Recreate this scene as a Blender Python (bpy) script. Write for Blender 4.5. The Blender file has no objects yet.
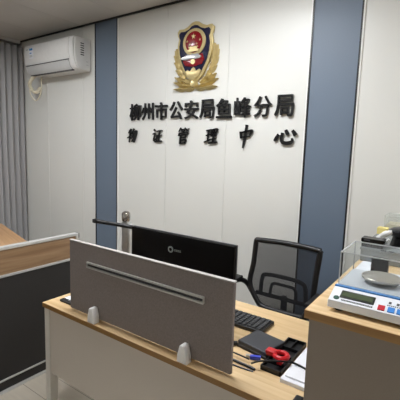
import bpy, bmesh, math, random
from mathutils import Vector, Matrix
random.seed(7)
SC = bpy.context.scene
COL = SC.collection
R = math.radians

# ------------------------------------------------------------------ camera
cam_data = bpy.data.cameras.new('camera'); cam = bpy.data.objects.new('camera', cam_data); COL.objects.link(cam)
yaw, pitch, roll = R(-35.11), R(-7.52), R(1.81)
fwd = Vector((math.sin(yaw)*math.cos(pitch), math.cos(yaw)*math.cos(pitch), math.sin(pitch)))
right = Vector((math.cos(yaw), -math.sin(yaw), 0)); up = right.cross(fwd)
r2 = math.cos(roll)*right + math.sin(roll)*up
u2 = -math.sin(roll)*right + math.cos(roll)*up
M3 = Matrix((r2, u2, -fwd)).transposed()
cam.matrix_world = Matrix.Translation((0, 0, 1.6)) @ M3.to_4x4()
cam_data.sensor_fit = 'HORIZONTAL'; cam_data.sensor_width = 36.0; cam_data.lens = 36.0*376.8/400.0
cam_data.clip_start = 0.02
SC.camera = cam

# ------------------------------------------------------------------ world, exposure
world = bpy.data.worlds.new('world'); SC.world = world; world.use_nodes = True
world.node_tree.nodes['Background'].inputs[0].default_value = (0.9, 0.95, 1, 1)
world.node_tree.nodes['Background'].inputs[1].default_value = 0.15
SC.view_settings.view_transform = 'Standard'; SC.view_settings.look = 'None'
SC.view_settings.gamma = 1.0; SC.view_settings.use_curve_mapping = False
SC.view_settings.exposure = 0.88
LIGHT_SPOTS = [(-1.25, 1.38, 62), (-3.15, 0.95, 50), (-0.9, -1.3, 7), (-2.9, -1.7, 7), (0.9, 1.50, 26)]
CEIL = 2.78

# ------------------------------------------------------------------ materials
def lin(c):
    return tuple((v/12.92 if v <= 0.04045 else ((v+0.055)/1.055)**2.4) for v in [x/255 for x in c]) + (1,)
def mat(name, rgb, rough=0.5, metal=0.0, noise=None, amount=0.06, bump=0.0, bscale=None, emit=0, alpha=1, trans=0, coat=0, stretch=None, spec=0.5):
    m = bpy.data.materials.new(name); m.use_nodes = True
    nt = m.node_tree; b = nt.nodes['Principled BSDF']
    col = lin(rgb)
    b.inputs['Base Color'].default_value = col
    b.inputs['Roughness'].default_value = rough; b.inputs['Metallic'].default_value = metal
    b.inputs['Specular IOR Level'].default_value = spec
    b.inputs['Coat Weight'].default_value = coat
    tc = nt.nodes.new('ShaderNodeTexCoord'); mp = nt.nodes.new('ShaderNodeMapping')
    nt.links.new(tc.outputs['Object'], mp.inputs[0])
    if stretch: mp.inputs['Scale'].default_value = stretch
    n = nt.nodes.new('ShaderNodeTexNoise'); n.inputs['Scale'].default_value = noise or 30; n.inputs['Detail'].default_value = 4
    nt.links.new(mp.outputs[0], n.inputs['Vector'])
    rp = nt.nodes.new('ShaderNodeMix'); rp.data_type = 'RGBA'
    rp.inputs[6].default_value = tuple(max(0, c*(1-amount)) for c in col[:3])+(1,)
    rp.inputs[7].default_value = tuple(min(1, c*(1+amount)) for c in col[:3])+(1,)
    nt.links.new(n.outputs['Fac'], rp.inputs[0]); nt.links.new(rp.outputs[2], b.inputs['Base Color'])
    if bump:
        bn = nt.nodes.new('ShaderNodeTexNoise'); bn.inputs['Scale'].default_value = bscale or 200
        nt.links.new(mp.outputs[0], bn.inputs['Vector'])
        bp = nt.nodes.new('ShaderNodeBump'); bp.inputs['Strength'].default_value = bump; bp.inputs['Distance'].default_value = 0.002
        nt.links.new(bn.outputs['Fac'], bp.inputs['Height']); nt.links.new(bp.outputs[0], b.inputs['Normal'])
    if emit:
        b.inputs['Emission Color'].default_value = col; b.inputs['Emission Strength'].default_value = emit
    b.inputs['Alpha'].default_value = alpha
    b.inputs['Transmission Weight'].default_value = trans
    return m
def wood(name, light, dark, scale=1.0, axis=0, rough=0.42):
    m = bpy.data.materials.new(name); m.use_nodes = True
    nt = m.node_tree; b = nt.nodes['Principled BSDF']; b.inputs['Roughness'].default_value = rough
    tc = nt.nodes.new('ShaderNodeTexCoord'); mp = nt.nodes.new('ShaderNodeMapping')
    s = [38*scale, 38*scale, 38*scale]; s[axis] = 2.2*scale
    mp.inputs['Scale'].default_value = s
    nt.links.new(tc.outputs['Object'], mp.inputs[0])
    n = nt.nodes.new('ShaderNodeTexNoise'); n.inputs['Scale'].default_value = 1.0; n.inputs['Detail'].default_value = 6; n.inputs['Distortion'].default_value = 0.6
    nt.links.new(mp.outputs[0], n.inputs['Vector'])
    cr = nt.nodes.new('ShaderNodeValToRGB')
    cr.color_ramp.elements[0].position = 0.3; cr.color_ramp.elements[0].color = lin(dark)
    cr.color_ramp.elements[1].position = 0.68; cr.color_ramp.elements[1].color = lin(light)
    nt.links.new(n.outputs['Fac'], cr.inputs[0]); nt.links.new(cr.outputs[0], b.inputs['Base Color'])
    return m
def glassy(name, rgb, tr=0.85, rough=0.05):
    m = bpy.data.materials.new(name); m.use_nodes = True; nt = m.node_tree
    nt.nodes.remove(nt.nodes['Principled BSDF']); out = nt.nodes['Material Output']
    t = nt.nodes.new('ShaderNodeBsdfTransparent'); t.inputs[0].default_value = (0.97, 0.98, 0.98, 1)
    g = nt.nodes.new('ShaderNodeBsdfPrincipled'); g.inputs['Base Color'].default_value = lin(rgb); g.inputs['Roughness'].default_value = rough
    mx = nt.nodes.new('ShaderNodeMixShader'); mx.inputs[0].default_value = 1-tr
    nt.links.new(t.outputs[0], mx.inputs[1]); nt.links.new(g.outputs[0], mx.inputs[2]); nt.links.new(mx.outputs[0], out.inputs[0])
    return m
def mesh_fabric(name, rgb, cover, pitch=0.004):
    m = bpy.data.materials.new(name); m.use_nodes = True; nt = m.node_tree
    b = nt.nodes['Principled BSDF']; b.inputs['Base Color'].default_value = lin(rgb); b.inputs['Roughness'].default_value = 0.8
    out = nt.nodes['Material Output']; t = nt.nodes.new('ShaderNodeBsdfTransparent')
    tc = nt.nodes.new('ShaderNodeTexCoord')
    w = nt.nodes.new('ShaderNodeTexWave'); w.inputs['Scale'].default_value = 1/pitch/6.28*2; w.bands_direction = 'X'
    w2 = nt.nodes.new('ShaderNodeTexWave'); w2.inputs['Scale'].default_value = 1/pitch/6.28*2; w2.bands_direction = 'Z'
    nt.links.new(tc.outputs['Object'], w.inputs[0]); nt.links.new(tc.outputs['Object'], w2.inputs[0])
    mxx = nt.nodes.new('ShaderNodeMath'); mxx.operation = 'MULTIPLY'
    nt.links.new(w.outputs['Fac'], mxx.inputs[0]); nt.links.new(w2.outputs['Fac'], mxx.inputs[1])
    mul = nt.nodes.new('ShaderNodeMath'); mul.operation = 'MULTIPLY'; mul.inputs[1].default_value = (1-cover)*4
    mul.use_clamp = True
    nt.links.new(mxx.outputs[0], mul.inputs[0])
    mx = nt.nodes.new('ShaderNodeMixShader')
    nt.links.new(mul.outputs[0], mx.inputs[0]); nt.links.new(b.outputs[0], mx.inputs[1]); nt.links.new(t.outputs[0], mx.inputs[2])
    nt.links.new(mx.outputs[0], out.inputs[0])
    return m
M = {}
M['wall'] = mat('white_wall_panel', (222, 222, 217), 0.38, noise=3, amount=0.02, bump=0.06, bscale=25)
M['wall_plain'] = mat('white_side_wall', (222, 220, 214), 0.5, noise=3, amount=0.02)
M['blue'] = mat('slate_blue_panel', (105, 119, 136), 0.5, noise=260, amount=0.14, bump=0.1, bscale=300)
M['black_trim'] = mat('black_trim', (22, 22, 24), 0.4)
M['white_trim'] = mat('white_trim', (235, 235, 232), 0.4)
M['ceiling'] = mat('ceiling_panel', (198, 194, 189), 0.28, noise=2.2, amount=0.10, bump=0.15, bscale=6)
M['curtain'] = mat('grey_curtain_fabric', (168, 167, 168), 0.85, noise=300, amount=0.12, bump=0.2, bscale=500)
M['white_plastic'] = mat('white_plastic', (228, 228, 226), 0.32)
M['ac_grey'] = mat('air_conditioner_flap', (205, 206, 205), 0.35)
M['dark_slot'] = mat('dark_slot', (70, 70, 72), 0.6)
M['beige_hose'] = mat('cream_hose_tape', (222, 214, 190), 0.6, bump=0.3, bscale=80)
M['blue_label'] = mat('blue_label', (40, 130, 190), 0.5)
M['gold'] = mat('brushed_gold', (206, 188, 136), 0.36, metal=0.45, noise=60, amount=0.12)
M['gold_dark'] = mat('antique_gold', (190, 170, 116), 0.4, metal=0.45, noise=60, amount=0.15)
M['navy'] = mat('navy_enamel', (14, 17, 54), 0.25, coat=0.4)
M['red'] = mat('red_enamel', (128, 16, 26), 0.25, coat=0.4)
M['silver'] = mat('silver_relief', (215, 215, 215), 0.25, metal=0.6)
M['letter'] = mat('black_acrylic_letter', (14, 14, 15), 0.3)
M['oak'] = wood('light_oak_laminate', (228, 200, 156), (202, 168, 120), 0.8, 0)
M['oak_edge'] = mat('oak_edge_band', (150, 112, 62), 0.45, noise=40, amount=0.15, stretch=(1, 8, 8))
M['oak_brown'] = wood('brown_oak_laminate', (164, 134, 102), (132, 102, 74), 0.9, 1)
M['desk_white'] = mat('warm_white_panel', (214, 206, 196), 0.55, noise=180, amount=0.04)
M['cab_white'] = mat('greige_cabinet_panel', (156, 145, 134), 0.6, noise=180, amount=0.05)
M['frame_white'] = mat('white_steel_frame', (225, 222, 215), 0.35)
M['dark_panel'] = mat('charcoal_partition_board', (44, 42, 41), 0.65, noise=250, amount=0.15)
M['alu'] = mat('brushed_aluminium', (190, 190, 188), 0.3, metal=0.75)
M['alu_light'] = mat('light_aluminium', (205, 205, 202), 0.4, metal=0.3)
M['felt'] = mat('grey_felt_fabric', (142, 133, 130), 0.9, noise=220, amount=0.3, bump=0.3, bscale=400)
M['rim'] = mat('pale_grey_edge_trim', (178, 174, 170), 0.5)
M['clamp'] = mat('bright_white_plastic', (248, 248, 248), 0.35)
M['black'] = mat('black_plastic', (16, 16, 18), 0.42)
M['black_gloss'] = mat('black_gloss_plastic', (8, 8, 9), 0.26, spec=0.3)
M['black_matte'] = mat('black_matte_plastic', (24, 24, 26), 0.6)
M['dark_grey'] = mat('dark_grey_plastic', (52, 54, 60), 0.4)
M['key'] = mat('charcoal_keycap', (44, 45, 48), 0.45)
M['chrome'] = mat('chrome', (200, 196, 192), 0.15, metal=1)
M['logo_grey'] = mat('grey_logo_print', (160, 165, 165), 0.4)
M['net'] = mesh_fabric('black_mesh_net', (22, 22, 26), 0.75)
M['paper'] = mat('white_paper', (236, 238, 244), 0.7)
M['red_plastic'] = mat('red_plastic', (200, 20, 32), 0.35)
M['blue_plastic'] = mat('blue_plastic', (44, 62, 190), 0.35)
M['scale_white'] = mat('glossy_white_plastic', (232, 235, 240), 0.3)
M['scale_deck'] = mat('pale_grey_deck', (196, 200, 206), 0.35)
M['stripe'] = mat('blue_stripe_print', (76, 138, 204), 0.4)
M['lcd'] = mat('green_grey_lcd', (78, 88, 66), 0.25)
M['lcd_frame'] = mat('dark_lcd_frame', (44, 48, 42), 0.35)
M['btn_red'] = mat('red_button', (190, 40, 54), 0.4)
M['btn_blue'] = mat('blue_button', (66, 134, 210), 0.4)
M['print'] = mat('dark_print', (70, 72, 74), 0.5)
M['print_green'] = mat('green_print', (40, 80, 66), 0.5)
M['pan'] = mat('brushed_steel_pan', (186, 181, 172), 0.35, metal=0.6, noise=8, amount=0.06)
M['acrylic'] = glassy('clear_acrylic', (215, 218, 220), 0.96)
M['acrylic_edge'] = glassy('acrylic_edge', (225, 228, 230), 0.3)
M['clearbox'] = glassy('clear_plastic_box', (225, 225, 215), 0.85)
M['yellow'] = mat('pale_yellow_paper', (232, 214, 136), 0.7)
M['grey_box'] = mat('mid_grey_plastic', (134, 138, 138), 0.5)
M['brown_box'] = mat('dark_brown_box', (26, 22, 21), 0.5)
M['cream'] = mat('cream_card', (214, 206, 178), 0.7)
M['floor_sub'] = mat('floor_sub', (200, 190, 175), 0.5)
# floor: long vinyl planks
def floor_mat():
    m = bpy.data.materials.new('vinyl_plank_floor'); m.use_nodes = True; nt = m.node_tree
    b = nt.nodes['Principled BSDF']; b.inputs['Roughness'].default_value = 0.35
    tc = nt.nodes.new('ShaderNodeTexCoord')
    br = nt.nodes.new('ShaderNodeTexBrick'); br.inputs['Scale'].default_value = 1.0
    br.inputs['Brick Width'].default_value = 1.2; br.inputs['Row Height'].default_value = 0.18; br.inputs['Mortar Size'].default_value = 0.002
    br.inputs['Color1'].default_value = lin((216, 206, 190)); br.inputs['Color2'].default_value = lin((204, 194, 178)); br.inputs['Mortar'].default_value = lin((140, 130, 116))
    nt.links.new(tc.outputs['Object'], br.inputs['Vector'])
    mp = nt.nodes.new('ShaderNodeMapping'); mp.inputs['Scale'].default_value = (2, 30, 1); nt.links.new(tc.outputs['Object'], mp.inputs[0])
    n = nt.nodes.new('ShaderNodeTexNoise'); n.inputs['Scale'].default_value = 1.5; n.inputs['Detail'].default_value = 5; nt.links.new(mp.outputs[0], n.inputs['Vector'])
    mx = nt.nodes.new('ShaderNodeMix'); mx.data_type = 'RGBA'; mx.blend_type = 'MULTIPLY'; mx.inputs[0].default_value = 0.22
    nt.links.new(br.outputs['Color'], mx.inputs[6]); nt.links.new(n.outputs['Fac'], mx.inputs[7]); nt.links.new(mx.outputs[2], b.inputs['Base Color'])
    return m
M['floor'] = floor_mat()

# ------------------------------------------------------------------ mesh helpers
def merge(dst, src):
    me = bpy.data.meshes.new('t'); src.to_mesh(me); src.free(); dst.from_mesh(me); bpy.data.meshes.remove(me)
def box(bm, x0, x1, y0, y1, z0, z1, bev=0.0, seg=2):
    t = bmesh.new(); bmesh.ops.create_cube(t, size=1)
    for v in t.verts:
        v.co = Vector(((x0+x1)/2+v.co.x*(x1-x0), (y0+y1)/2+v.co.y*(y1-y0), (z0+z1)/2+v.co.z*(z1-z0)))
    if bev: bmesh.ops.bevel(t, geom=t.edges[:], offset=bev, segments=seg, affect='EDGES', profile=0.5)
    merge(bm, t)
def prism(bm, pts, axis, a, b, bev=0.0):
    """polygon pts (u,v) extruded along axis from a to b; axis y -> (u,·,v), x -> (·,u,v), z -> (u,v,·)"""
    t = bmesh.new()
    def P(u, v, w):
        return {'y': (u, w, v), 'x': (w, u, v), 'z': (u, v, w)}[axis]
    A = [t.verts.new(P(u, v, a)) for u, v in pts]; B = [t.verts.new(P(u, v, b)) for u, v in pts]
    t.faces.new(A); t.faces.new(B[::-1])
    n = len(pts)
    for i in range(n): t.faces.new((A[i], B[i], B[(i+1) % n], A[(i+1) % n]))
    bmesh.ops.recalc_face_normals(t, faces=t.faces[:])
    if bev:
        es = [e for e in t.edges if (e.verts[0] in A and e.verts[1] in A) or (e.verts[0] in B and e.verts[1] in B)]
        bmesh.ops.bevel(t, geom=es, offset=bev, segments=2, affect='EDGES', profile=0.5)
    merge(bm, t)
def spline(pts, n=6):
    P = [Vector(p) for p in pts]; out = []
    for i in range(len(P)-1):
        p0 = P[max(i-1, 0)]; p1 = P[i]; p2 = P[i+1]; p3 = P[min(i+2, len(P)-1)]
        for k in range(n):
            t = k/n
            out.append(0.5*((2*p1)+(-p0+p2)*t+(2*p0-5*p1+4*p2-p3)*t*t+(-p0+3*p1-3*p2+p3)*t**3))
    out.append(P[-1]); return out
def tube(bm, pts, r, seg=10, flat=None):
    pts = [Vector(p) for p in pts]; rings = []
    rr = r if isinstance(r, (list, tuple)) else [r]*len(pts)
    ref = None
    for i, p in enumerate(pts):
        d = (pts[min(i+1, len(pts)-1)]-pts[max(i-1, 0)]).normalized()
        if ref is None: ref = Vector((0, 0, 1)) if abs(d.z) < 0.9 else Vector((1, 0, 0))
        a = d.cross(ref).normalized(); b = d.cross(a).normalized(); ref = -b if b.dot(ref) < 0 else b
        fx = flat or 1
        rings.append([bm.verts.new(p+(a*math.cos(2*math.pi*k/seg)+b*math.sin(2*math.pi*k/seg)*fx)*rr[i]) for k in range(seg)])
    for i in range(len(rings)-1):
        for k in range(seg): bm.faces.new((rings[i][k], rings[i][(k+1) % seg], rings[i+1][(k+1) % seg], rings[i+1][k]))
    bm.faces.new(rings[0][::-1]); bm.faces.new(rings[-1])
def lathe(bm, prof, c=(0, 0, 0), seg=32, axis='z'):
    rings = []
    for r, h in prof:
        ring = []
        for k in range(seg):
            a = 2*math.pi*k/seg; u, v = r*math.cos(a), r*math.sin(a)
            q = (u, v, h) if axis == 'z' else ((u, h, v) if axis == 'y' else (h, u, v))
            ring.append(bm.verts.new(Vector(q)+Vector(c)))
        rings.append(ring)
    for i in range(len(rings)-1):
        for k in range(seg): bm.faces.new((rings[i][k], rings[i][(k+1) % seg], rings[i+1][(k+1) % seg], rings[i+1][k]))
    bm.faces.new(rings[0][::-1]); bm.faces.new(rings[-1])
def obj(name, bm, m, parent=None, smooth=False, loc=None):
    bmesh.ops.recalc_face_normals(bm, faces=bm.faces[:])
    me = bpy.data.meshes.new(name); bm.to_mesh(me); bm.free(); me.materials.append(M[m] if isinstance(m, str) else m)
    if smooth:
        for p in me.polygons: p.use_smooth = True
        try: me.set_sharp_from_angle(angle=R(40))
        except Exception: pass
    o = bpy.data.objects.new(name, me); COL.objects.link(o)
    if parent: o.parent = parent
    if loc: o.location = loc
    return o
def bx(name, m, parent, *a, **k):
    bm = bmesh.new(); box(bm, *a, **k); return obj(name, bm, m, parent)
def tag(o, label, cat, group=None):
    o['label'] = label; o['category'] = cat
    if group: o['group'] = group
    return o
def thing(name, label, cat, loc=(0, 0, 0), rotz=0, group=None):
    o = bpy.data.objects.new(name, None); COL.objects.link(o); o.location = loc; o.rotation_euler = (0, 0, rotz)
    return tag(o, label, cat, group)
def struct(name, bm, m, parent=None, loc=None):
    o = obj(name, bm, m, parent, loc=loc)
    if not parent: o['kind'] = 'structure'
    return o

# ------------------------------------------------------------------ room shell
XL, XR, YB, YF = -4.45, 2.0, 2.5, -2.6
bm = bmesh.new(); box(bm, XL-.1, XR+.1, YF-.1, YB+.1, -.1, 0); struct('floor', bm, 'floor')
bm = bmesh.new()
# ceiling: broad panels with fine joints
box(bm, XL-.1, XR+.1, YF-.1, YB+.1, CEIL+.006, CEIL+.1)
x = XL
while x < XR-.01:
    box(bm, x+.0015, min(x+.6, XR)-.0015, YF, YB, CEIL, CEIL+.008, bev=.001, seg=1); x += .6
struct('ceiling', bm, 'ceiling')
# back wall: 0.6 m interlocking panels with fine V joints
bm = bmesh.new(); box(bm, XL-.1, XR+.1, YB+.004, YB+.1, 0, CEIL)
edges = [-4.45, -3.85, -3.25, -3.047]
for a, b in zip(edges, edges[1:]): box(bm, a+.001, b-.001, YB, YB+.006, 0, CEIL, bev=.002, seg=1)
edges = [-2.735, -2.135, -1.535, -.909]
for a, b in zip(edges, edges[1:]): box(bm, a+.001, b-.001, YB, YB+.006, 0, CEIL, bev=.002, seg=1)
edges = [-.600, .0, .6, 1.2, 1.8, 2.0]
for a, b in zip(edges, edges[1:]): box(bm, a+.001, b-.001, YB, YB+.006, 0, CEIL, bev=.002, seg=1)
struct('wall_back', bm, 'wall')
bm = bmesh.new(); box(bm, XL-.1, XL, YF, YB, 0, CEIL); struct('wall_left', bm, 'wall_plain')
bm = bmesh.new(); box(bm, XR, XR+.1, YF, YB, 0, CEIL); struct('wall_right', bm, 'wall_plain')
bm = bmesh.new(); box(bm, XL-.1, XR+.1, YF-.1, YF, 0, CEIL); struct('wall_front', bm, 'wall_plain')
# two slate-blue strips let into the wall, each edged by a black and a white bead
for i, (a, b) in enumerate(((-3.047, -2.735), (-.909, -.602)), 1):
    bm = bmesh.new(); box(bm, a+.006, b-.006, YB-.004, YB+.006, 0, CEIL)
    s = struct('trim_%d' % i, bm, 'blue')
    bm = bmesh.new(); box(bm, a-.002, a+.008, YB-.010, YB+.004, 0, CEIL); box(bm, b-.008, b+.002, YB-.010, YB+.004, 0, CEIL); obj('black_bead', bm, 'black_trim', s)
    bm = bmesh.new(); box(bm, a-.012, a-.002, YB-.008, YB+.004, 0, CEIL); box(bm, b+.002, b+.012, YB-.008, YB+.004, 0, CEIL); obj('white_bead', bm, 'white_trim', s)
bm = bmesh.new(); box(bm, XL, XR, YB-.022, YB-.012, CEIL-.016, CEIL-.001); struct('trim_3', bm, 'black_trim')
bm = bmesh.new(); box(bm, XL+.001, XL+.012, YF, YB-.03, CEIL-.016, CEIL-.001); struct('trim_4', bm, 'black_trim')
bm = bmesh.new(); box(bm, XL+.02, XR, YB-.022, YB-.012, 0.0, .08, bev=.002); struct('baseboard_back', bm, 'alu_light')

# ------------------------------------------------------------------ ceiling lamps (the room's own light)
lamp_words = ['above the desk', 'above the left workstation', 'behind the camera on the right', 'behind the camera on the left', 'above the counter on the right']
for i, (lx, ly, pw) in enumerate(LIGHT_SPOTS):
    t = thing('ceiling_lamp', 'square flush white ceiling panel lamp '+lamp_words[i], 'lamp', (lx, ly, CEIL-.001), 0, 'ceiling panel lamps')
    bm = bmesh.new()
    for (a, b, c, d) in ((-.3, .3, -.3, -.28), (-.3, .3, .28, .3), (-.3, -.28, -.28, .28), (.28, .3, -.28, .28)): box(bm, a, b, c, d, -.014, 0)
    obj('lamp_frame', bm, 'white_trim', t)
    em = mat('lamp_diffuser_%d' % i, (250, 252, 255), 0.5, emit=pw*0.36, amount=0.0)
    bx('diffuser', em, t, -.28, .28, -.28, .28, -.011, 0)

# ------------------------------------------------------------------ curtain on the left wall
bm = bmesh.new()
ny, nz = 720, 14; y0c, y1c = -1.2, 2.475; vs = []
for j in range(nz+1):
    z = .03+(CEIL-.07-.03)*j/nz; row = []
    for i in range(ny+1):
        y = y0c+(y1c-y0c)*i/ny; ph = 2*math.pi*y/.074+.8*math.sin(y*5.1)
        a = .040*(0.75+.25*math.sin(y*7+1))*(1+.25*math.sin(z*1.1+y*3))
        s = math.sin(ph+.25*math.sin(z*1.7+y*2)); s = 1-2*abs(math.cos((ph+.25*math.sin(z*1.7+y*2))/2))**1.3
        row.append(bm.verts.new((-4.315+a*s+.006*math.sin(z*2+y), y, z)))
    vs.append(row)
for j in range(nz):
    for i in range(ny): bm.faces.new((vs[j][i], vs[j][i+1], vs[j+1][i+1], vs[j+1][i]))
t = thing('curtain', 'long pleated grey fabric curtain hanging along the left wall', 'curtain', (0, 0, 0))
cf = obj('curtain_cloth', bm, 'curtain', t, smooth=True)
md = cf.modifiers.new('thickness', 'SOLIDIFY'); md.thickness = .002
bm = bmesh.new(); box(bm, -4.36, -4.31, y0c-.03, YB-.035, CEIL-.038, CEIL-.001, bev=.003); obj('curtain_rail', bm, 'alu_light', t)

# ------------------------------------------------------------------ air conditioner
AX0, AX1 = -3.94, -3.125
t = thing('air_conditioner', 'white split air conditioner mounted high on the wall beside the curtain', 'air conditioner', (AX0, YB, 2.33))
W = AX1-AX0; H = .30
def acp(y, z): return (-y, z)   # y measured out from the wall
prof = [(0, 0.0), (-.02, 0), (-.13, .004), (-.165, .02), (-.185, .06), (-.20, .12), (-.207, .20), (-.205, .27), (-.19, .297), (-.16, H), (0, H)]
bm = bmesh.new(); prism(bm, [(y-.001, z) for y, z in prof], 'x', 0, W, bev=.006); obj('body', bm, 'white_plastic', t, smooth=True)
bm = bmesh.new(); prism(bm, [(-.196, .095), (-.207, .12), (-.214, .2), (-.212, .272), (-.20, .292), (-.19, .285), (-.196, .2)], 'x', .012, W-.055, bev=.002); obj('front_panel', bm, 'white_plastic', t, smooth=True)
bm = bmesh.new(); prism(bm, [(-.150, .010), (-.176, .028), (-.196, .085), (-.203, .085), (-.184, .022), (-.155, .001)], 'x', .03, W-.07, bev=.001); obj('air_flap', bm, 'ac_grey', t, smooth=True)
bm = bmesh.new(); box(bm, .02, W-.06, -.2075, -.2, .088, .0925); obj('panel_gap', bm, 'dark_slot', t)
bx('outlet_lip', 'dark_slot', t, .03, W-.07, -.160, -.135, -.003, .006)
# right end cap with vent slots
ec = bmesh.new(); prism(ec, [(-.01, .006), (-.125, .008), (-.16, .03), (-.182, .09), (-.19, .19), (-.18, .285), (-.01, .292)], 'x', W, W+.012, bev=.003); ecap = obj('end_cap', ec, 'white_plastic', t, smooth=True)
bm = bmesh.new()
for k in range(6): box(bm, W+.011, W+.0135, -.125, -.085, .135+k*.021, .144+k*.021)
obj('vent_slots', bm, 'dark_slot', ecap)
for zz in (.05, .08): bx('clip_mark', 'ac_grey', ecap, W+.011, W+.0135, -.06, -.035, zz, zz+.008)
lb = bx('energy_label', 'paper', t, .105, .175, -.2165, -.2135, .155, .262)
bx('label_mark', 'blue_label', lb, .112, .168, -.2175, -.2164, .236, .256)
bx('label_mark', 'blue_label', lb, .118, .150, -.2175, -.2164, .205, .214)
bx('label_mark', 'ac_grey', lb, .115, .165, -.2175, -.2164, .168, .190)
bx('logo_mark', 'logo_grey', t, .05, .085, -.2155, -.2135, .246, .254)
bm = bmesh.new(); tube(bm, spline([(.06, -.13, .01), (.0, -.14, -.04), (-.045, -.13, -.08), (-.05, -.09, -.14), (-.02, -.06, -.15), (.0, -.03, -.10)]), .019); 
obj('pipe_bundle', bm, 'beige_hose', t, smooth=True)
bm = bmesh.new(); tube(bm, spline([(-.05, -.12, -.08), (-.055, -.12, -.17), (.0, -.10, -.245), (.06, -.09, -.22), (.095, -.08, -.13), (.08, -.07, -.03), (.07, -.05, .005)]), .006, 8)
obj('drain_hose', bm, 'beige_hose', t, smooth=True)

# ------------------------------------------------------------------ police emblem
t = thing('wall_emblem', 'gold navy and red shield emblem with wreath mounted above the black lettering', 'emblem', (-1.834, YB, 2.33))
def ep(px, py):  # emblem drawing units -> metres about the centre
    return ((px-151)*.00203, (195-py)*.00171)
def front(bm, pts, a, b, bev=.004): prism(bm, pts, 'y', -b, -a, bev)
shield = [(150, 42), (166, 46), (184, 60), (204, 68), (226, 66), (236, 78), (234, 96), (228, 108), (234, 140), (230, 180), (218, 226), (192, 280), (150, 318), (108, 280), (82, 226), (70, 180), (66, 140), (72, 108), (66, 96), (64, 78), (74, 66), (96, 68), (116, 60), (134, 46)]
def S(pts, k=1.0, c=(150, 175)): return [ep(c[0]+(x-c[0])*k, c[1]+(y-c[1])*k) for x, y in pts]
bm = bmesh.new(); front(bm, S(shield, 1.0), .005, .030, .006); obj('shield_rim', bm, 'gold', t, smooth=True)
bm = bmesh.new(); front(bm, S(shield, .87), .029, .036, .003); field = obj('shield_field', bm, 'navy', t, smooth=True)
cx, cy = 152, 135
circ = lambda rx, ry, n=40: [ep(cx+rx*math.cos(2*math.pi*k/n), cy+ry*math.sin(2*math.pi*k/n)) for k in range(n)]
bm = bmesh.new(); front(bm, circ(54, 60), .034, .044, .004); ring = obj('gold_ring', bm, 'gold', t, smooth=True)
bm = bmesh.new(); front(bm, circ(40, 47), .043, .048, .002); obj('red_disc', bm, 'red', ring, smooth=True)
def star(bm, x, y, r, a, b):
    pts = []
    for k in range(10):
        rr = r if k % 2 == 0 else r*.4; an = math.pi/2+k*math.pi/5
        u, v = ep(x, y); pts.append((u+rr*math.cos(an), v+rr*math.sin(an)))
    front(bm, pts, a, b, 0)
for x, y, r in ((152, 112, .022), (122, 130, .009), (135, 145, .009), (168, 145, .009), (182, 130, .009)):
    bm = bmesh.new(); star(bm, x, y, r, .047, .052); obj('star', bm, 'gold', ring)
bm = bmesh.new()
def er(bm, x0, x1, y0, y1, a, b, bev=0): p = ep(x0, y1); q = ep(x1, y0); front(bm, [(p[0], p[1]), (q[0], p[1]), (q[0], q[1]), (p[0], q[1])], a, b, bev)
er(bm, 126, 178, 168, 178, .046, .053); er(bm, 134, 170, 160, 168, .046, .053); er(bm, 130, 174, 155, 160, .046, .054)
obj('gate_tower', bm, 'gold', ring)
# red ribbon with gear and the silver wall across it
bm = bmesh.new(); front(bm, [ep(*p) for p in ((112, 188), (100, 215), (112, 236), (150, 244), (190, 236), (202, 215), (192, 188), (150, 205))], .036, .046, .003); rib = obj('red_ribbon', bm, 'red', t, smooth=True)
bm = bmesh.new(); u, v = ep(151, 222); lathe(bm, [(.006, -.045), (.020, -.045), (.020, -.052), (.006, -.052)], (u, 0, v), 20, 'y'); obj('gear', bm, 'gold', rib)
bm = bmesh.new()
wall_pts = [(90, 204), (104, 196), (118, 192), (128, 186), (140, 190), (150, 186), (162, 190), (174, 188), (182, 196), (192, 202), (186, 210), (166, 212), (140, 210), (116, 213), (102, 210)]
front(bm, [ep(*p) for p in wall_pts], .046, .056, .003); obj('silver_wall', bm, 'silver', t, smooth=True)
# gold wreath: overlapping pointed leaves on either side, curling in at the base
def leaf(bm, x, y, ang, L, Wd, a, b):
    c = Vector(ep(x, y)); n = 8; pts = []
    for k in range(n+1):
        s = k/n; pts.append((s*L, Wd*math.sin(math.pi*s**.75)))
    for k in range(n-1, 0, -1):
        s = k/n; pts.append((s*L, -Wd*math.sin(math.pi*s**.75)))
    t_ = bmesh.new(); ca, sa = math.cos(ang), math.sin(ang)
    o2 = [(c.x+u*ca-v*sa, c.y+u*sa+v*ca) for u, v in pts]
    base = [t_.verts.new((u, -a, v)) for u, v in o2]
    mid = [t_.verts.new((c.x+s*L*ca, -(b if 0 < s < 1 else (a+b)/2), c.y+s*L*sa)) for s in [k/n for k in range(n+1)]]
    N = len(o2)
    for k in range(n):
        t_.faces.new((base[k], base[k+1], mid[k+1], mid[k]))
        l0 = (N-k) % N; l1 = (N-k-1) % N
        t_.faces.new((base[l0], mid[k], mid[k+1], base[l1]))
    t_.faces.new(base)
    bmesh.ops.remove_doubles(t_, verts=t_.verts[:], dist=1e-5)
    merge(bm, t_)
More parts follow.
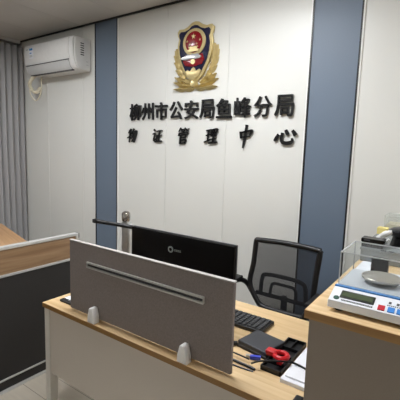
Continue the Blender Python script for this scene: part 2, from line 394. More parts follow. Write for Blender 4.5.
for sgn, nm in ((-1, 'left'), (1, 'right')):
    bm = bmesh.new()
    # (offset from the axis, height, heading in degrees) of each pair of leaves, up the edge of the shield
    for k, (dx, y, hd) in enumerate([(26, 316, 26), (50, 298, 46), (68, 272, 60), (80, 244, 72), (86, 216, 80), (88, 192, 88)]):
        x = 150+sgn*dx
        for da, LL, lift in ((-24, .082, 0), (20, .070, .002), (-2, .088, .014)):
            if k == 5: LL *= .85
            ang = R(hd+da) if sgn > 0 else math.pi-R(hd+da)
            leaf(bm, x, y, ang, LL, .021, .003, .024+lift)
    obj('wreath_branch', bm, 'gold', t, smooth=False)
    bm = bmesh.new()
    for (dx, y, aa, LL) in ((0, 336, -4, .13), (14, 330, 10, .14), (40, 338, 2, .135), (44, 326, 18, .14), (60, 312, 36, .10)):
        ang = R(aa) if sgn > 0 else math.pi-R(aa)
        leaf(bm, 150+sgn*dx, y, ang, LL, .022, .004, .036)
    obj('wreath_base', bm, 'gold_dark', t)
bm = bmesh.new(); u, v = ep(150, 318); lathe(bm, [(.001, -.05), (.018, -.048), (.026, -.038), (.028, -.02), (.028, -.004)], (u, 0, v), 24, 'y'); obj('wreath_knot', bm, 'gold', t, smooth=True)
bm = bmesh.new()
front(bm, [ep(*p) for p in ((112, 262), (122, 254), (136, 262), (142, 250), (150, 244), (158, 250), (164, 262), (178, 254), (188, 262), (178, 284), (150, 306), (122, 284))], .030, .042, .004)
obj('scroll', bm, 'gold', t, smooth=True)

# ------------------------------------------------------------------ wall lettering, first line (block characters)
TOP = '柳州市公安局鱼峰分局'
TX = [-2.489, -2.339, -2.180, -2.018, -1.860, -1.708, -1.552, -1.392, -1.229, -1.067]
ordn = ['first', 'second', 'third', 'fourth', 'fifth', 'sixth', 'seventh', 'eighth', 'ninth', 'tenth']
for i, ch in enumerate(TOP):
    cu = bpy.data.curves.new('glyph', 'FONT'); cu.body = ch; cu.size = 0.166; cu.extrude = 0.007; cu.offset = 0.0022
    cu.align_x = 'CENTER'; cu.resolution_u = 3
    tmp = bpy.data.objects.new('tmp', cu); COL.objects.link(tmp)
    bpy.context.view_layer.update()
    me = bpy.data.meshes.new_from_object(tmp.evaluated_get(bpy.context.evaluated_depsgraph_get()))
    bpy.data.objects.remove(tmp)
    me.name = 'sign_character'
    xs = [v.co.x for v in me.vertices] or [0]; ys = [v.co.y for v in me.vertices] or [0]
    cxm, cym = (min(xs)+max(xs))/2, (min(ys)+max(ys))/2
    k = .147/max(.05, max(ys)-min(ys)); kx = .140/max(.05, max(xs)-min(xs))
    for v in me.vertices:
        q = v.co.copy(); v.co = ((q.x-cxm)*kx, -q.z-.0070-.007, (q.y-cym)*k)
    me.materials.clear(); me.materials.append(M['letter'])
    bmf = bmesh.new(); bmf.from_mesh(me); bmesh.ops.recalc_face_normals(bmf, faces=bmf.faces[:]); bmf.to_mesh(me); bmf.free()
    o = bpy.data.objects.new('sign_character', me); COL.objects.link(o); o.location = (TX[i], YB, 1.921)
    extra = ''
    if ch == '局': extra = ' after 安' if i == 5 else ' at the right end'
    tag(o, 'raised black block character %s%s, %s in the upper line of wall lettering' % (ch, extra, ordn[i]), 'lettering', 'upper line of wall lettering')

# second line: brush script, each stroke a tapered ribbon; coordinates on a 0..100 grid, y up
SCRIPT = {
 '物': [[(22,90,4),(14,72,3)],[(10,70,3),(44,76,2)],[(30,98,5),(29,50,5),(27,4,3)],[(6,34,3),(26,44,4),(44,52,2)],
       [(62,98,5),(54,78,4),(44,60,2)],[(54,78,3),(80,84,4),(92,80,6),(88,46,6),(76,8,6),(66,12,3)],[(70,80,4),(60,52,4),(44,28,2)],[(82,76,4),(72,40,4),(52,8,2)]],
 '证': [[(16,94,6),(26,84,3)],[(8,62,3),(28,68,4),(24,40,5),(22,16,5),(38,30,2)],[(44,82,3),(70,88,4),(92,88,3)],[(70,86,5),(69,48,5),(68,12,4)],
       [(70,52,3),(92,56,3)],[(50,56,4),(49,30,4),(48,12,4)],[(34,8,4),(66,10,5),(98,12,5)]],
 '管': [[(24,98,5),(10,78,2)],[(20,88,3),(44,92,3)],[(34,88,4),(38,78,3)],[(64,98,5),(52,80,2)],[(62,90,3),(92,94,3)],[(76,90,4),(80,80,3)],
       [(50,78,5),(54,68,4)],[(16,68,5),(12,52,4)],[(16,64,4),(60,70,4),(88,70,5),(80,56,3)],[(32,54,5),(30,26,5),(30,2,5)],[(32,54,4),(72,58,5),(68,38,4)],[(32,38,3),(68,40,4)],[(32,22,4),(76,26,5),(72,4,4)],[(30,4,4),(74,6,4)]],
 '理': [[(8,84,4),(42,90,3)],[(10,54,4),(38,60,3)],[(24,86,4),(24,50,4),(24,18,4)],[(2,12,4),(24,20,5),(44,30,2)],
       [(50,90,5),(50,68,5),(52,48,4)],[(50,88,4),(90,94,5),(86,70,5),(82,50,4)],[(52,70,3),(84,72,4)],[(52,50,3),(84,52,4)],[(68,90,4),(68,48,5),(67,12,5)],[(50,30,3),(88,34,4)],[(38,6,4),(70,10,5),(100,12,5)]],
 '中': [[(14,74,6),(18,56,6),(22,40,5)],[(16,70,5),(56,78,5),(92,82,7),(84,62,6),(78,48,4)],[(22,44,4),(52,48,5),(80,52,4)],[(50,112,7),(50,60,7),(48,10,7),(46,-16,3)]],
 '心': [[(14,60,6),(8,40,7),(2,24,4)],[(32,70,6),(34,34,7),(46,10,8),(72,8,8),(86,20,6),(82,38,3)],[(46,88,6),(56,68,8)],[(78,86,6),(92,64,9)]],
}
LOW = '物证管理中心'
LX = [-2.530, -2.225, -1.940, -1.660, -1.360, -1.045]
LS = [(.122, .125), (.118, .118), (.122, .130), (.120, .124), (.118, .128), (.155, .105)]
for i, ch in enumerate(LOW):
    bm = bmesh.new(); w, h = LS[i]
    for st in SCRIPT[ch]:
        pts = spline([((x-50+.14*(y-50))/100*w, 0, (y-50)/100*h) for x, y, _ in st], 6) if len(st) > 2 else [Vector(((x-50+.14*(y-50))/100*w, 0, (y-50)/100*h)) for x, y, _ in st]
        n = len(pts); ws = []
        for k in range(n):
            s = k/(n-1)*(len(st)-1); a = min(int(s), len(st)-2); ws.append((st[a][2]+(st[a+1][2]-st[a][2])*(s-a))/100*w*.95+.001)
        L = []; Rr = []
        for k in range(n):
            d = (pts[min(k+1, n-1)]-pts[max(k-1, 0)]).normalized(); nn = Vector((-d.z, 0, d.x))
            ext = d*(-ws[0]*.5 if k == 0 else (ws[-1]*.5 if k == n-1 else 0))
            L.append(pts[k]+nn*ws[k]+ext); Rr.append(pts[k]-nn*ws[k]+ext)
        t_ = bmesh.new()
        fl = [(t_.verts.new(L[k]+Vector((0, -.019, 0))), t_.verts.new(Rr[k]+Vector((0, -.019, 0))), t_.verts.new(L[k]+Vector((0, -.007, 0))), t_.verts.new(Rr[k]+Vector((0, -.007, 0)))) for k in range(n)]
        for k in range(n-1):
            A, B = fl[k], fl[k+1]
            t_.faces.new((A[0], B[0], B[1], A[1])); t_.faces.new((A[2], A[3], B[3], B[2])); t_.faces.new((A[0], A[2], B[2], B[0])); t_.faces.new((A[1], B[1], B[3], A[3]))
        t_.faces.new((fl[0][0], fl[0][1], fl[0][3], fl[0][2])); t_.faces.new((fl[-1][0], fl[-1][2], fl[-1][3], fl[-1][1]))
        merge(bm, t_)
    o = obj('sign_character', bm, 'letter', loc=(LX[i], YB, 1.712))
    tag(o, 'raised black brush-script character %s, %s in the lower line of wall lettering' % (ch, ordn[i]), 'lettering', 'lower line of wall lettering')

# ------------------------------------------------------------------ neighbouring workstation: floor-standing partition and desk
PX = -2.30
t = thing('partition_screen', 'low office partition with wood band over dark board and silver rails', 'partition', (PX, 1.72, 0))
L0, L1 = -2.2, 0.0
bx('dark_board', 'dark_panel', t, -.028, -.006, L0, L1-.02, .09, .772)
bx('wood_board', 'oak_brown', t, -.028, -.004, L0, L1-.02, .785, .948)
bx('skirting_board', 'dark_panel', t, -.028, -.008, L0, L1-.02, .018, .078)
bm = bmesh.new(); box(bm, -.036, .004, L0, L1, .946, .966, bev=.003); obj('top_rail', bm, 'alu_light', t)
bm = bmesh.new(); box(bm, -.033, .002, L0, L1-.02, .770, .787, bev=.002); obj('middle_rail', bm, 'alu_light', t)
bm = bmesh.new(); box(bm, -.033, .002, L0, L1-.02, .081, .092, bev=.002); obj('lower_rail', bm, 'alu_light', t)
bm = bmesh.new(); box(bm, -.033, .006, L0, L1-.02, 0, .015, bev=.002); obj('bottom_rail', bm, 'alu_light', t)
bm = bmesh.new(); box(bm, -.036, .004, L1-.022, L1, 0, .948, bev=.002); obj('end_post', bm, 'alu_light', t)
bx('end_cap', 'black', t, -.037, .005, L1-.001, L1+.004, .93, .967)

t = thing('office_table', 'wood-topped table behind the low partition beside the curtain', 'table', (-4.045, 2.04, 0), R(-14.9))
bm = bmesh.new(); box(bm, 0, 1.30, -.64, 0, .725, .75, bev=.003); obj('tabletop', bm, wood('tan_oak_laminate', (200, 160, 118), (172, 132, 92), .8, 0), t)
for lx in (.04, 1.22):
    for ly in (-.60, -.07): bx('leg', 'frame_white', t, lx, lx+.04, ly, ly+.04, 0, .725)
bm = bmesh.new(); box(bm, .08, 1.22, -.05, -.035, .40, .725); obj('modesty_panel', bm, 'desk_white', t)

# ------------------------------------------------------------------ main desk
DX0, DX1, DY0, DY1, DZ = -1.82, -.375, 1.122, 1.83, .75
t = thing('office_desk', 'long desk with light oak top, white steel legs and pale front panel', 'desk', (DX0, DY0, 0))
w, d = DX1-DX0, DY1-DY0
bm = bmesh.new(); box(bm, 0, w, 0.0015, d, DZ-.025, DZ, bev=.001, seg=1); top = obj('desktop', bm, 'oak', t)
bm = bmesh.new(); box(bm, 0, w, -.0005, .0015, DZ-.0245, DZ-.0008); box(bm, -.001, .0005, .0015, d, DZ-.0245, DZ-.0008); obj('edge_band', bm, 'oak_edge', top)
for lx in (.004, w-.039):
    for ly in (.012, d-.062):
        lw = -.006 if lx < .1 else 0
        bm = bmesh.new(); box(bm, lx+lw, lx+.036, ly, ly+.05, 0, DZ-.025, bev=.003); lg = obj('leg', bm, 'frame_white', t)
        bx('foot_pad', 'black_matte', lg, lx+.004, lx+.032, ly+.004, ly+.046, 0, .008)
bm = bmesh.new(); box(bm, .040, w-.039, .016, .034, .345, DZ-.027, bev=.001, seg=1); obj('front_panel', bm, 'desk_white', t)
bm = bmesh.new(); box(bm, .04, w-.04, d-.055, d-.02, DZ-.055, DZ-.025); box(bm, .008, .036, .06, d-.06, DZ-.06, DZ-.025); box(bm, w-.036, w-.008, .06, d-.06, DZ-.06, DZ-.025); obj('under_frame', bm, 'frame_white', t)
# pedestal drawers under the right end
p = thing('pedestal_drawers', 'white mobile drawer pedestal standing under the right end of the desk', 'drawers', (-.86, 1.20, 0))
bm = bmesh.new(); box(bm, 0, .39, 0, .5, .04, .60, bev=.003); obj('body', bm, 'desk_white', p)
for k in range(3):
    dr = bx('drawer', 'desk_white', p, .006, .384, .50, .515, .05+k*.183, .225+k*.183); bx('handle', 'alu', dr, .14, .25, .515, .525, .19+k*.183, .20+k*.183)
for cx_ in (.05, .34):
    for cy_ in (.05, .45):
        bm = bmesh.new(); lathe(bm, [(.02, -.012), (.02, .012)], (cx_, cy_, .02), 16, 'x'); obj('caster', bm, 'black', p)

# ------------------------------------------------------------------ desk privacy screen with clamps
t = thing('desk_screen', 'grey felt desk screen with silver groove clamped to the desk front edge', 'screen', (-1.625, 1.158, DZ))
sw, z0, z1 = .974, .012, .377
bm = bmesh.new(); box(bm, 0, sw, .002, .020, z0, z1-.003, bev=.004); obj('felt_panel', bm, 'felt', t)
bm = bmesh.new(); box(bm, -.001, sw+.001, .001, .021, z1-.004, z1+.001, bev=.001); obj('edge_trim', bm, 'rim', t)
bm = bmesh.new(); box(bm, .145, .845, -.007, .003, .259, .267); box(bm, .145, .845, -.007, .003, .281, .289); box(bm, .143, .148, -.006, .003, .262, .287); box(bm, .842, .847, -.006, .003, .262, .287); sr = obj('accessory_rail', bm, 'alu_light', t)
bx('rail_groove', 'dark_slot', sr, .148, .842, -.001, .003, .268, .281)
for cx_ in (.207, .768):
    bm = bmesh.new()
    prism(bm, [(cx_-.025, .0), (cx_+.025, .0), (cx_+.023, .03), (cx_+.013, .070), (cx_+.008, .075), (cx_-.008, .075), (cx_-.013, .070), (cx_-.023, .03)], 'y', -.0355, .002, bev=.005)
    cl = obj('clamp', bm, 'clamp', t, smooth=True)
    bm = bmesh.new(); lathe(bm, [(.005, .023), (.005, .034), (.004, .036)], (cx_, 0, .04), 12, 'y'); obj('screw', bm, 'alu', cl)
    bm = bmesh.new(); box(bm, cx_-.026, cx_+.026, .022, .04, 0, .06, bev=.004); obj('clamp_back', bm, 'white_plastic', cl)

# ------------------------------------------------------------------ things on the desk
# monitor seen from behind
t = thing('computer_monitor', 'black monitor seen from behind with small grey logo on its back', 'monitor', (-1.123, 1.42, DZ))
bm = bmesh.new(); prism(bm, [(-.320, .075), (.320, .075), (.320, .432), (-.320, .432)], 'y', 0, .022, bev=.004); obj('back_cover', bm, 'black_gloss', t)
bm = bmesh.new(); box(bm, -.322, .322, .016, .026, .4305, .4345); box(bm, -.322, -.318, .016, .026, .074, .4335); box(bm, .318, .322, .016, .026, .074, .4335); box(bm, -.322, .322, .016, .026, .071, .0755); obj('bezel', bm, 'dark_grey', t)
bx('display_panel', 'black_gloss', t, -.315, .315, .0225, .0262, .078, .429)
bm = bmesh.new(); prism(bm, [(-.13, .13), (.13, .13), (.11, .24), (-.11, .24)], 'y', -.028, .002, bev=.006); obj('back_housing', bm, 'black', t)
bm = bmesh.new(); box(bm, -.03, .03, -.05, -.026, .012, .20, bev=.004); obj('stand_neck', bm, 'black', t)
bm = bmesh.new(); box(bm, -.12, .12, -.13, .10, 0, .012, bev=.004); obj('stand_base', bm, 'black', t)
lg = bmesh.new(); lathe(lg, [(.0165, -.0015), (.0165, .001)], (-.045, 0, .355), 28, 'y'); lo = obj('logo_badge', lg, 'logo_grey', t)
bm = bmesh.new(); lathe(bm, [(.009, -.0022), (.009, -.001)], (-.045, 0, .355), 20, 'y'); obj('badge_centre', bm, 'black_gloss', lo)
bm = bmesh.new()
for x0, w_ in ((-.021, .008), (-.010, .008), (.001, .008), (.012, .008)):
    box(bm, x0, x0+w_, -.0012, .001, .350, .352); box(bm, x0, x0+w_, -.0012, .001, .357, .359); box(bm, x0, x0+.002, -.0012, .001, .350, .359)
obj('logo_lettering', bm, 'logo_grey', t)

# document camera
t = thing('document_camera', 'silver-poled document camera with a black horizontal arm on the desk', 'document camera', (-1.532, 1.47, DZ))
bm = bmesh.new(); box(bm, -.07, .07, -.05, .09, 0, .015, bev=.004); obj('base', bm, 'black', t)
bm = bmesh.new(); box(bm, -.026, .026, -.018, .018, .015, .44, bev=.008); pole = obj('pole', bm, 'alu', t, smooth=True)
bm = bmesh.new(); box(bm, .0265, .0335, -.012, .012, .02, .43, bev=.002); obj('pole_side_strip', bm, 'white_plastic', pole)
bm = bmesh.new(); tube(bm, [(-.062, -.03, .452), (-.062+.10, -.03, .452)], .012, 12); 
bm.free()
bm = bmesh.new(); tube(bm, spline([(-.235, -.03, .415), (-.22, -.03, .416), (-.10, -.03, .419), (.05, -.03, .422), (.075, -.03, .422)]), .0115, 12); arm = obj('arm', bm, 'black', t, smooth=True)
bm = bmesh.new(); box(bm, -.246, -.205, -.044, -.016, .404, .428, bev=.005); obj('camera_head', bm, 'black', arm, smooth=True)
bm = bmesh.new(); lathe(bm, [(.005, .44), (.021, .442), (.024, .452), (.025, .475), (.023, .489), (.014, .497), (.002, .499)], (-.006, 0, 0), 24); obj('top_knob', bm, 'chrome', pole, smooth=True)

# white sheet on black clip tray at the desk's left end
t = thing('document_tray', 'thin black tray holding a white sheet at the left end of the desk', 'tray', (-1.76, 1.19, DZ))
bm = bmesh.new(); prism(bm, [(0, 0), (.30, -.0), (.30, .17), (.0, .17), (-.012, .13)], 'z', 0, .012, bev=.003); obj('tray_base', bm, 'black', t)
bx('sheet', 'paper', t, .018, .28, .018, .16, .0121, .020)

# keyboard
t = thing('keyboard', 'black computer keyboard lying behind the monitor on the oak desk', 'keyboard', (-1.145, 1.535, DZ+.002))
bm = bmesh.new(); box(bm, 0, .44, 0, .145, 0, .018, bev=.004); obj('keyboard_body', bm, 'black', t)
for r_ in range(6):
    for c_ in range(16):
        bm = bmesh.new(); box(bm, .010+c_*.0264, .010+c_*.0264+.0225, .010+r_*.0215, .010+r_*.0215+.018, .016, .0245, bev=.003, seg=1); obj('key', bm, 'key', t)

# black external drive with cable
t = thing('external_drive', 'flat dark grey square device on the desk left of the red object', 'device', (-.660, 1.445, DZ), R(-10))
bm = bmesh.new(); box(bm, -.075, .075, -.075, .07, .002, .032, bev=.005); obj('case', bm, 'dark_grey', t)
bm = bmesh.new(); box(bm, -.078, .078, -.078, .073, 0, .014, bev=.003); obj('case_base', bm, 'black', t)
bm = bmesh.new(); tube(bm, [(-.079, -.07, .01), (-.11, -.10, .012)], .010, 10); obj('strap_tab', bm, 'black', t)
# tray with pockets
t = thing('desk_organizer', 'black pocketed organizer tray beside the white papers on the desk', 'organizer', (-.545, 1.43, DZ), R(0))
bm = bmesh.new(); box(bm, -.042, .042, -.145, .14, 0, .006)
for a in ((-.042, -.038, -.145, .14), (.038, .042, -.145, .14), (-.042, .042, -.145, -.141), (-.042, .042, .136, .14), (-.04, .04, -.09, -.086), (-.04, .04, -.02, -.016), (-.04, .04, .05, .054), (-.002, .002, .05, .14)):
    box(bm, *a, .003, .020)
obj('tray_shell', bm, 'black', t)
t = thing('red_clip', 'red plastic ring-shaped clip lying on the black organizer tray', 'clip', (-.560, 1.380, DZ+.021))
def arc(cx_, cy_, r, a0, a1, z, n=14): return [(cx_+r*math.cos(R(a0+(a1-a0)*k/n)), cy_+r*math.sin(R(a0+(a1-a0)*k/n)), z) for k in range(n+1)]
bm = bmesh.new(); tube(bm, arc(.018, 0, .026, -170, 170, .010), .0105, 8); obj('clip_ring', bm, 'red_plastic', t, smooth=True)
bm = bmesh.new(); box(bm, -.045, -.004, -.018, .018, 0, .022, bev=.004); obj('clip_body', bm, 'red_plastic', t)
bm = bmesh.new(); box(bm, .022, .042, -.055, -.022, 0, .012, bev=.003); obj('clip_tab', bm, 'red_plastic', t)
t = thing('usb_plug', 'blue plug of a cable lying between the dark device and red clip', 'plug', (-.628, 1.340, DZ+.001), R(25))
bm = bmesh.new(); box(bm, -.03, .014, -.009, .009, 0, .016, bev=.003); obj('plug_body', bm, 'blue_plastic', t)
bx('plug_tip', 'alu', t, -.048, -.03, -.006, .006, .003, .016)
def cable(label, pts, r, m='black'):
    bm = bmesh.new(); tube(bm, spline(pts, 8), r, 8); return tag(obj('cable', bm, m, smooth=True), label, 'cable', 'cables on the desk')
z = DZ+.005
cable('thick black cable looping from behind the screen to the organizer tray', [(-.93, 1.36, z), (-.80, 1.305, z), (-.74, 1.275, z+.001), (-.68, 1.268, z+.001), (-.62, 1.265, z+.001), (-.60, 1.262, z)], .0055)
cable('thin black cable curving up beside the end of the grey screen', [(-.88, 1.40, z-.001), (-.82, 1.35, z), (-.76, 1.318, z), (-.72, 1.305, z+.01), (-.68, 1.30, z+.012), (-.645, 1.30, z+.010)], .0035)
cable('thin grey cable nearest the desk front, right of the screen', [(-.90, 1.28, z-.002), (-.78, 1.25, z-.002), (-.70, 1.243, z-.002), (-.64, 1.245, z-.002), (-.60, 1.25, z-.002)], .003, 'dark_grey')
cable('black cable lying across the white stack of papers', [(-.62, 1.27, DZ+.02), (-.59, 1.28, DZ+.036), (-.55, 1.31, DZ+.037), (-.50, 1.35, DZ+.034), (-.46, 1.36, DZ+.0295), (-.40, 1.345, DZ+.028)], .004)
t = thing('paper_stack', 'thick white stack of papers partly hidden behind the cabinet edge', 'papers', (-.492, 1.255, DZ))
bm = bmesh.new(); box(bm, 0, .112, 0, .285, 0, .016, bev=.001, seg=1); obj('document_block', bm, 'paper', t)
bm = bmesh.new(); box(bm, .012, .105, .02, .272, .016, .024, bev=.001, seg=1); obj('loose_sheets', bm, 'paper', t)
t = thing('pocket_device', 'small black rounded device at the desk front edge against the cabinet', 'device', (-.408, 1.126, DZ))
bm = bmesh.new(); box(bm, 0, .030, 0, .078, 0, .018, bev=.007, seg=3); obj('device_body', bm, 'black', t, smooth=True)

# ------------------------------------------------------------------ office chair (faces the desk)
t = thing('office_chair', 'black mesh-backed office chair pushed in behind the oak desk', 'chair', (-.90, 2.04, 0))
def rrect_path(pts): return spline([(x, y, z) for x, y, z in pts], 8)
bk = .19
frame_pts = [(-.20, bk+.02, 1.018), (0, bk+.03, 1.024), (.205, bk+.02, 1.018), (.222, bk+.018, 1.0), (.212, bk+.01, .86), (.205, bk-.01, .70), (.19, bk-.02, .61), (.15, bk-.02, .585), (0, bk-.02, .58), (-.12, bk-.02, .585), (-.165, bk-.02, .62), (-.225, bk-.01, .72), (-.215, bk+.01, .86), (-.208, bk+.018, 1.0), (-.20, bk+.02, 1.018)]
bm = bmesh.new(); tube(bm, rrect_path(frame_pts), .0175, 10); fr = obj('back_frame', bm, 'black', t, smooth=True)
bm = bmesh.new(); g = []
for j in range(9):
    zz = .59+.425*j/8; row = []
    xl = -.165-.055*min(1, (zz-.59)/.12) if zz < .72 else -.222+.012*(zz-.72)/.3
    xr = .192+.02*(zz-.59)/.4
    for i in range(9):
        s = i/8; row.append(bm.verts.new((xl+(xr-xl)*s, bk-.018+.035*max(0, (zz-.62)/.4)+.012*math.sin(math.pi*s), zz)))
    g.append(row)
for j in range(8):
    for i in range(8): bm.faces.new((g[j][i], g[j][i+1], g[j+1][i+1], g[j+1][i]))
net = obj('backrest_mesh', bm, 'net', t, smooth=True)
bm = bmesh.new()
tube(bm, spline([(-.165, bk+.035, .66), (-.160, bk+.04, .75), (-.135, bk+.04, .785), (0, bk+.045, .79), (.11, bk+.04, .782), (.14, bk+.04, .75), (.15, bk+.035, .66)]), 0.0145, 8)
tube(bm, spline([(-.095, bk+.035, .66), (-.09, bk+.04, .715), (-.07, bk+.04, .737), (0, bk+.042, .738), (.06, bk+.04, .735), (.08, bk+.04, .71), (.085, bk+.035, .66)]), .0105, 8)
tube(bm, [(-.19, bk+.02, .655), (.19, bk+.02, .655)], .014, 8)
obj('lumbar_support', bm, 'black', t, smooth=True)
bm = bmesh.new(); box(bm, -.24, .24, -.28, .17, .44, .51, bev=.025, seg=3); obj('seat', bm, mat('black_fabric', (26, 26, 29), .9), t, smooth=True)
bm = bmesh.new(); tube(bm, spline([(0, .02, .42), (0, .19, .44), (0, bk+.05, .55), (0, bk+.045, .66)]), .022, 10); obj('back_bracket', bm, 'black', t, smooth=True)
for s in (-1, 1):
    bm = bmesh.new()
    tube(bm, spline([(s*.215, bk+.0, .665), (s*.245, bk-.02, .72), (s*.265, .10, .755), (s*.275, -.02, .755), (s*.27, -.07, .745), (s*.25, -.08, .70), (s*.235, -.05, .60), (s*.20, -.02, .46)]), .017, 10)
    a = obj('armrest', bm, 'black', t, smooth=True)
    bm = bmesh.new(); box(bm, s*.272-.028, s*.272+.028, -.08, .12, .765, .785, bev=.009); obj('arm_pad', bm, 'black_matte', a, smooth=True)
bm = bmesh.new(); lathe(bm, [(.05, .44), (.05, .42), (.022, .41), (.022, .26), (.028, .26), (.028, .10), (.035, .09), (.035, .07)], (0, 0, 0), 20); obj('gas_column', bm, 'black', t, smooth=True)
for k in range(5):
    a = 2*math.pi*k/5+.3; dx, dy = math.cos(a), math.sin(a)
    bm = bmesh.new(); tube(bm, [(0, 0, .095), (dx*.12, dy*.12, .088), (dx*.25, dy*.25, .072)], [.024, .02, .014], 8); lgo = obj('base_leg', bm, 'black', t, smooth=True)
    bm = bmesh.new(); lathe(bm, [(.02, -.022), (.026, -.018), (.026, .018), (.02, .022)], (dx*.25, dy*.25, .0265), 16, 'x'); tube(bm, [(dx*.25, dy*.25, .03), (dx*.25, dy*.25, .075)], .007, 6); obj('caster', bm, 'black', lgo, smooth=True)

# ------------------------------------------------------------------ cabinet on the right
CX0, CX1, CY0, CY1, CZ = -.368, .62, 1.108, 2.46, 1.12
t = thing('storage_cabinet', 'tall greige cabinet counter with light oak top at the right', 'cabinet', (CX0, CY0, 0))
w, d = CX1-CX0, CY1-CY0
bm = bmesh.new(); box(bm, 0, w, 0.0015, d, CZ-.028, CZ, bev=.001, seg=1); ct = obj('countertop', bm, 'oak', t)
bm = bmesh.new(); box(bm, 0, w, -.0005, .0015, CZ-.027, CZ-.001); box(bm, -.001, .0008, .0015, d, CZ-.027, CZ-.001); obj('edge_band', bm, wood('oak_edge_light', (190, 150, 98), (158, 118, 70), .8, 0), ct)
bm = bmesh.new(); box(bm, .012, w-.012, .012, d-.012, .06, CZ-.028, bev=.001, seg=1); obj('carcass', bm, 'cab_white', t)
bm = bmesh.new(); box(bm, .03, w-.03, .04, d-.03, 0, .06); obj('plinth', bm, 'dark_panel', t)

# ------------------------------------------------------------------ electronic balance
t = thing('electronic_scale', 'white electronic balance with blue stripe, round steel pan and clear draft shield', 'scale', (-.314, 1.150, CZ))
SW = .252
bm = bmesh.new(); prism(bm, [(0, .012), (.30, .012), (.30, .058), (.085, .060), (.066, .056), (.004, .034)], 'x', 0, SW, bev=.004); sb = obj('scale_body', bm, 'scale_white', t)
for fx in (.03, SW-.03):
    for fy in (.03, .27):
        bm = bmesh.new(); lathe(bm, [(.013, 0), (.013, .012)], (fx, fy, 0), 16); obj('foot', bm, 'black', t)
bx('weighing_deck', 'scale_deck', t, .006, SW-.006, .090, .296, .058, .062)
# sloped fascia frame: v along slope, from (y.004,z.034) to (y.066,z.056)
def slope(u, s, h): 
    dy, dz = .062, .022; L = math.hypot(dy, dz); ny_, nz_ = -dz/L, dy/L
    return Vector((u, .004+dy*s+ny_*h, .034+dz*s+nz_*h))
def slab(bm, u0, u1, s0, s1, h0=.0, h1=.0012):
    vv = [bm.verts.new(slope(u, s, h)) for h in (h0, h1) for u, s in ((u0, s0), (u1, s0), (u1, s1), (u0, s1))]
    for f in ((0, 1, 2, 3), (4, 5, 6, 7), (0, 1, 5, 4), (1, 2, 6, 5), (2, 3, 7, 6), (3, 0, 4, 7)): bm.faces.new([vv[i] for i in f])
bm = bmesh.new(); slab(bm, .004, SW-.004, .97, 1.04, 0, .0015); box(bm, .004, SW-.004, .068, .075, .056, .0600); 
bm.free()
bm = bmesh.new(); box(bm, .002, SW-.002, .0725, .0850, .0565, .0618); obj('blue_stripe', bm, 'stripe', t)
bm = bmesh.new(); slab(bm, .030, .128, .32, .86, 0, .0016); lc = obj('display_frame', bm, 'lcd_frame', t)
bm = bmesh.new(); slab(bm, .034, .122, .44, .76, 0, .0022); obj('display', bm, 'lcd', lc)
for k, (u, m_) in enumerate(((.150, 'btn_red'), (.176, 'btn_blue'), (.200, 'btn_blue'))):
    bm = bmesh.new(); slab(bm, u-.009, u+.009, .10, .42, 0, .0028); obj('button', bm, m_, t)
bm = bmesh.new(); random.seed(3)
u = .038
while u < .125:
    wd = random.choice((.002, .003, .0035)); slab(bm, u, u+wd, .12, .21, 0, .0012); u += wd+.0016
obj('model_lettering', bm, 'print', t)
bm = bmesh.new()
for u in (.165, .186): slab(bm, u, u+.007, .66, .80, 0, .0012)
for u in (.163, .168, .173, .178, .183, .188, .193): slab(bm, u, u+.003, .52, .57, 0, .0012)
obj('lettering', bm, 'print', t)
bm = bmesh.new(); n = 20; vv = [bm.verts.new(slope(.022+.0085*math.cos(2*math.pi*k/n), .25+.13*math.sin(2*math.pi*k/n), .0015)) for k in range(n)]; bm.faces.new(vv); r_ = bmesh.ops.extrude_face_region(bm, geom=bm.faces[:]); 
for v in [e for e in r_['geom'] if isinstance(e, bmesh.types.BMVert)]: v.co.z -= .002
obj('round_logo', bm, 'print_green', t)
bm = bmesh.new(); lathe(bm, [(.02, .06), (.02, .072), (.055, .074), (.0595, .078), (.060, .084), (.057, .0865), (.002, .0865)], (.118, .184, 0), 48); obj('weighing_pan', bm, 'pan', t, smooth=True)
# draft shield
sx0, sx1, sy0, sy1, sz0, sz1 = .006, SW-.006, .098, .292, .062, .166
sh = None
bm = bmesh.new()
e = .0022
box(bm, sx0, sx1, sy0, sy0+e, sz0, sz1-e); box(bm, sx0, sx1, sy1-e, sy1, sz0, sz1-e)
box(bm, sx0, sx0+e, sy0+e, sy1-e, sz0, sz1-e); box(bm, sx1-e, sx1, sy0+e, sy1-e, sz0, sz1-e)
box(bm, sx0, sx1, sy0, sy1, sz1-e, sz1)
sh = obj('draft_shield', bm, 'acrylic', t)
bm = bmesh.new(); q = .0017
for a in ((sx0, sy0), (sx1, sy0), (sx0, sy1), (sx1, sy1)): box(bm, a[0]-q, a[0]+q, a[1]-q, a[1]+q, sz0, sz1)
for zz in (sz1,):
    for yy in (sy0, sy1): box(bm, sx0, sx1, yy-q, yy+q, zz-q, zz+q)
    for xx in (sx0, sx1): box(bm, xx-q, xx+q, sy0, sy1, zz-q, zz+q)
obj('shield_edges', bm, 'acrylic_edge', sh)
bm = bmesh.new()
for u in (.105, .130): box(bm, u, u+.017, .205, .211, sz1, sz1+.003, bev=.001)
obj('lid_catch', bm, 'print', sh)

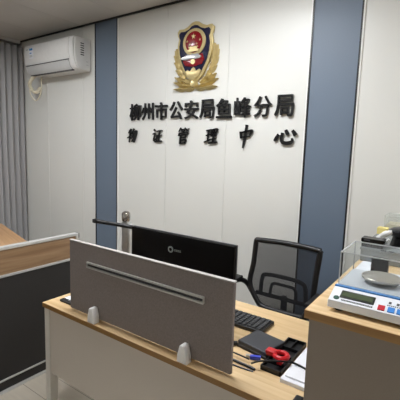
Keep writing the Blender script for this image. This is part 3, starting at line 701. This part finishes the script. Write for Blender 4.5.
# ------------------------------------------------------------------ clutter on the counter behind the scale
t = thing('card_box', 'small dark brown box standing directly behind the steel pan', 'box', (-.257, 1.485, CZ))
bm = bmesh.new(); box(bm, 0, .057, 0, .03, 0, .100, bev=.002); obj('box_body', bm, 'brown_box', t)
bm = bmesh.new(); box(bm, -.001, .058, -.001, .031, .096, .104, bev=.001); obj('box_lid', bm, 'brown_box', t)
o = bx('paper_sheet', 'paper', None, -.345, -.25, 1.64, 1.80, CZ, CZ+.004); tag(o, 'white sheet lying on the counter behind the left of the scale', 'paper')
o2 = bmesh.new(); box(o2, -.305, -.295, 1.74, 1.76, CZ+.004, CZ+.0045); obj('printed_mark', o2, 'print', o)
o = bx('paper_sheet', 'paper', None, -.215, -.10, 1.55, 1.66, CZ, CZ+.010); tag(o, 'white papers lying on the counter behind the right of the scale', 'paper')
t = thing('black_device', 'flat black box device on the grey box left of the white-handled device', 'device', (-.402, 1.812, CZ+.0665))
bm = bmesh.new(); box(bm, .040, .130, .0, .058, .0, .022, bev=.002); obj('lower_case', bm, 'black', t)
bm = bmesh.new(); box(bm, .038, .132, -.002, .06, .023, .040, bev=.002); obj('upper_case', bm, 'black_gloss', t)
bx('indicator', 'dark_grey', t, .05, .075, -.004, 0, .030, .036)
t = thing('handheld_scanner', 'glossy black rounded device with a curved white handle on the grey box', 'scanner', (-.190, 1.96, CZ+.0665))
bm = bmesh.new(); lathe(bm, [(.004, .088), (.04, .086), (.070, .080), (.084, .070), (.086, .060), (.078, .050), (.066, .040), (.070, .02), (.076, 0)], (.0, 0, 0), 36); obj('scanner_head', bm, 'black_gloss', t, smooth=True)
bm = bmesh.new(); tube(bm, spline([(-.130, -.055, .004), (-.118, -.055, .03), (-.094, -.055, .052), (-.062, -.055, .068)]), [.008]*3+[.010]*3+[.012]*6+[.014]*3+[.012]*2+[.009]*2, 12); obj('scanner_handle', bm, 'white_plastic', t, smooth=True)
bm = bmesh.new(); tube(bm, spline([(-.085, -.06, .006), (-.082, -.07, .02), (-.07, -.07, .035)]), .006, 8); obj('scanner_trigger', bm, 'white_plastic', t, smooth=True)
t = thing('storage_box', 'long grey plastic box at the back of the counter against the wall', 'box', (-.362, 1.806, CZ))
bm = bmesh.new(); box(bm, 0, .40, 0, .63, 0, .060, bev=.004); obj('box_body', bm, 'grey_box', t)
bm = bmesh.new(); box(bm, -.003, .403, -.003, .633, .054, .066, bev=.003); obj('box_lid', bm, 'grey_box', t)
t = thing('note_block', 'pale yellow note block lying on the grey box near the wall', 'note block', (-.362, 2.17, CZ+.0665))
bm = bmesh.new(); box(bm, 0, .050, 0, .05, 0, .034, bev=.001, seg=1); obj('sheet_block', bm, 'yellow', t)
t = thing('clear_box', 'clear plastic box standing on the grey box against the wall', 'box', (-.345, 2.27, CZ+.0665))
bm = bmesh.new(); e = .002
bw, bd, bh = .27, .14, .085
box(bm, 0, bw, 0, e, 0, bh); box(bm, 0, bw, bd-e, bd, 0, bh); box(bm, 0, e, e, bd-e, 0, bh); box(bm, bw-e, bw, e, bd-e, 0, bh); box(bm, 0, bw, 0, bd, -.0001, e)
obj('box_walls', bm, 'clearbox', t)
bm = bmesh.new(); box(bm, -.002, bw+.002, -.003, bd+.002, bh, bh+.003); obj('box_lid', bm, 'clearbox', t)
bm = bmesh.new(); box(bm, .01, bw-.01, .01, bd-.01, .002, .04); obj('box_contents', bm, 'cream', t)
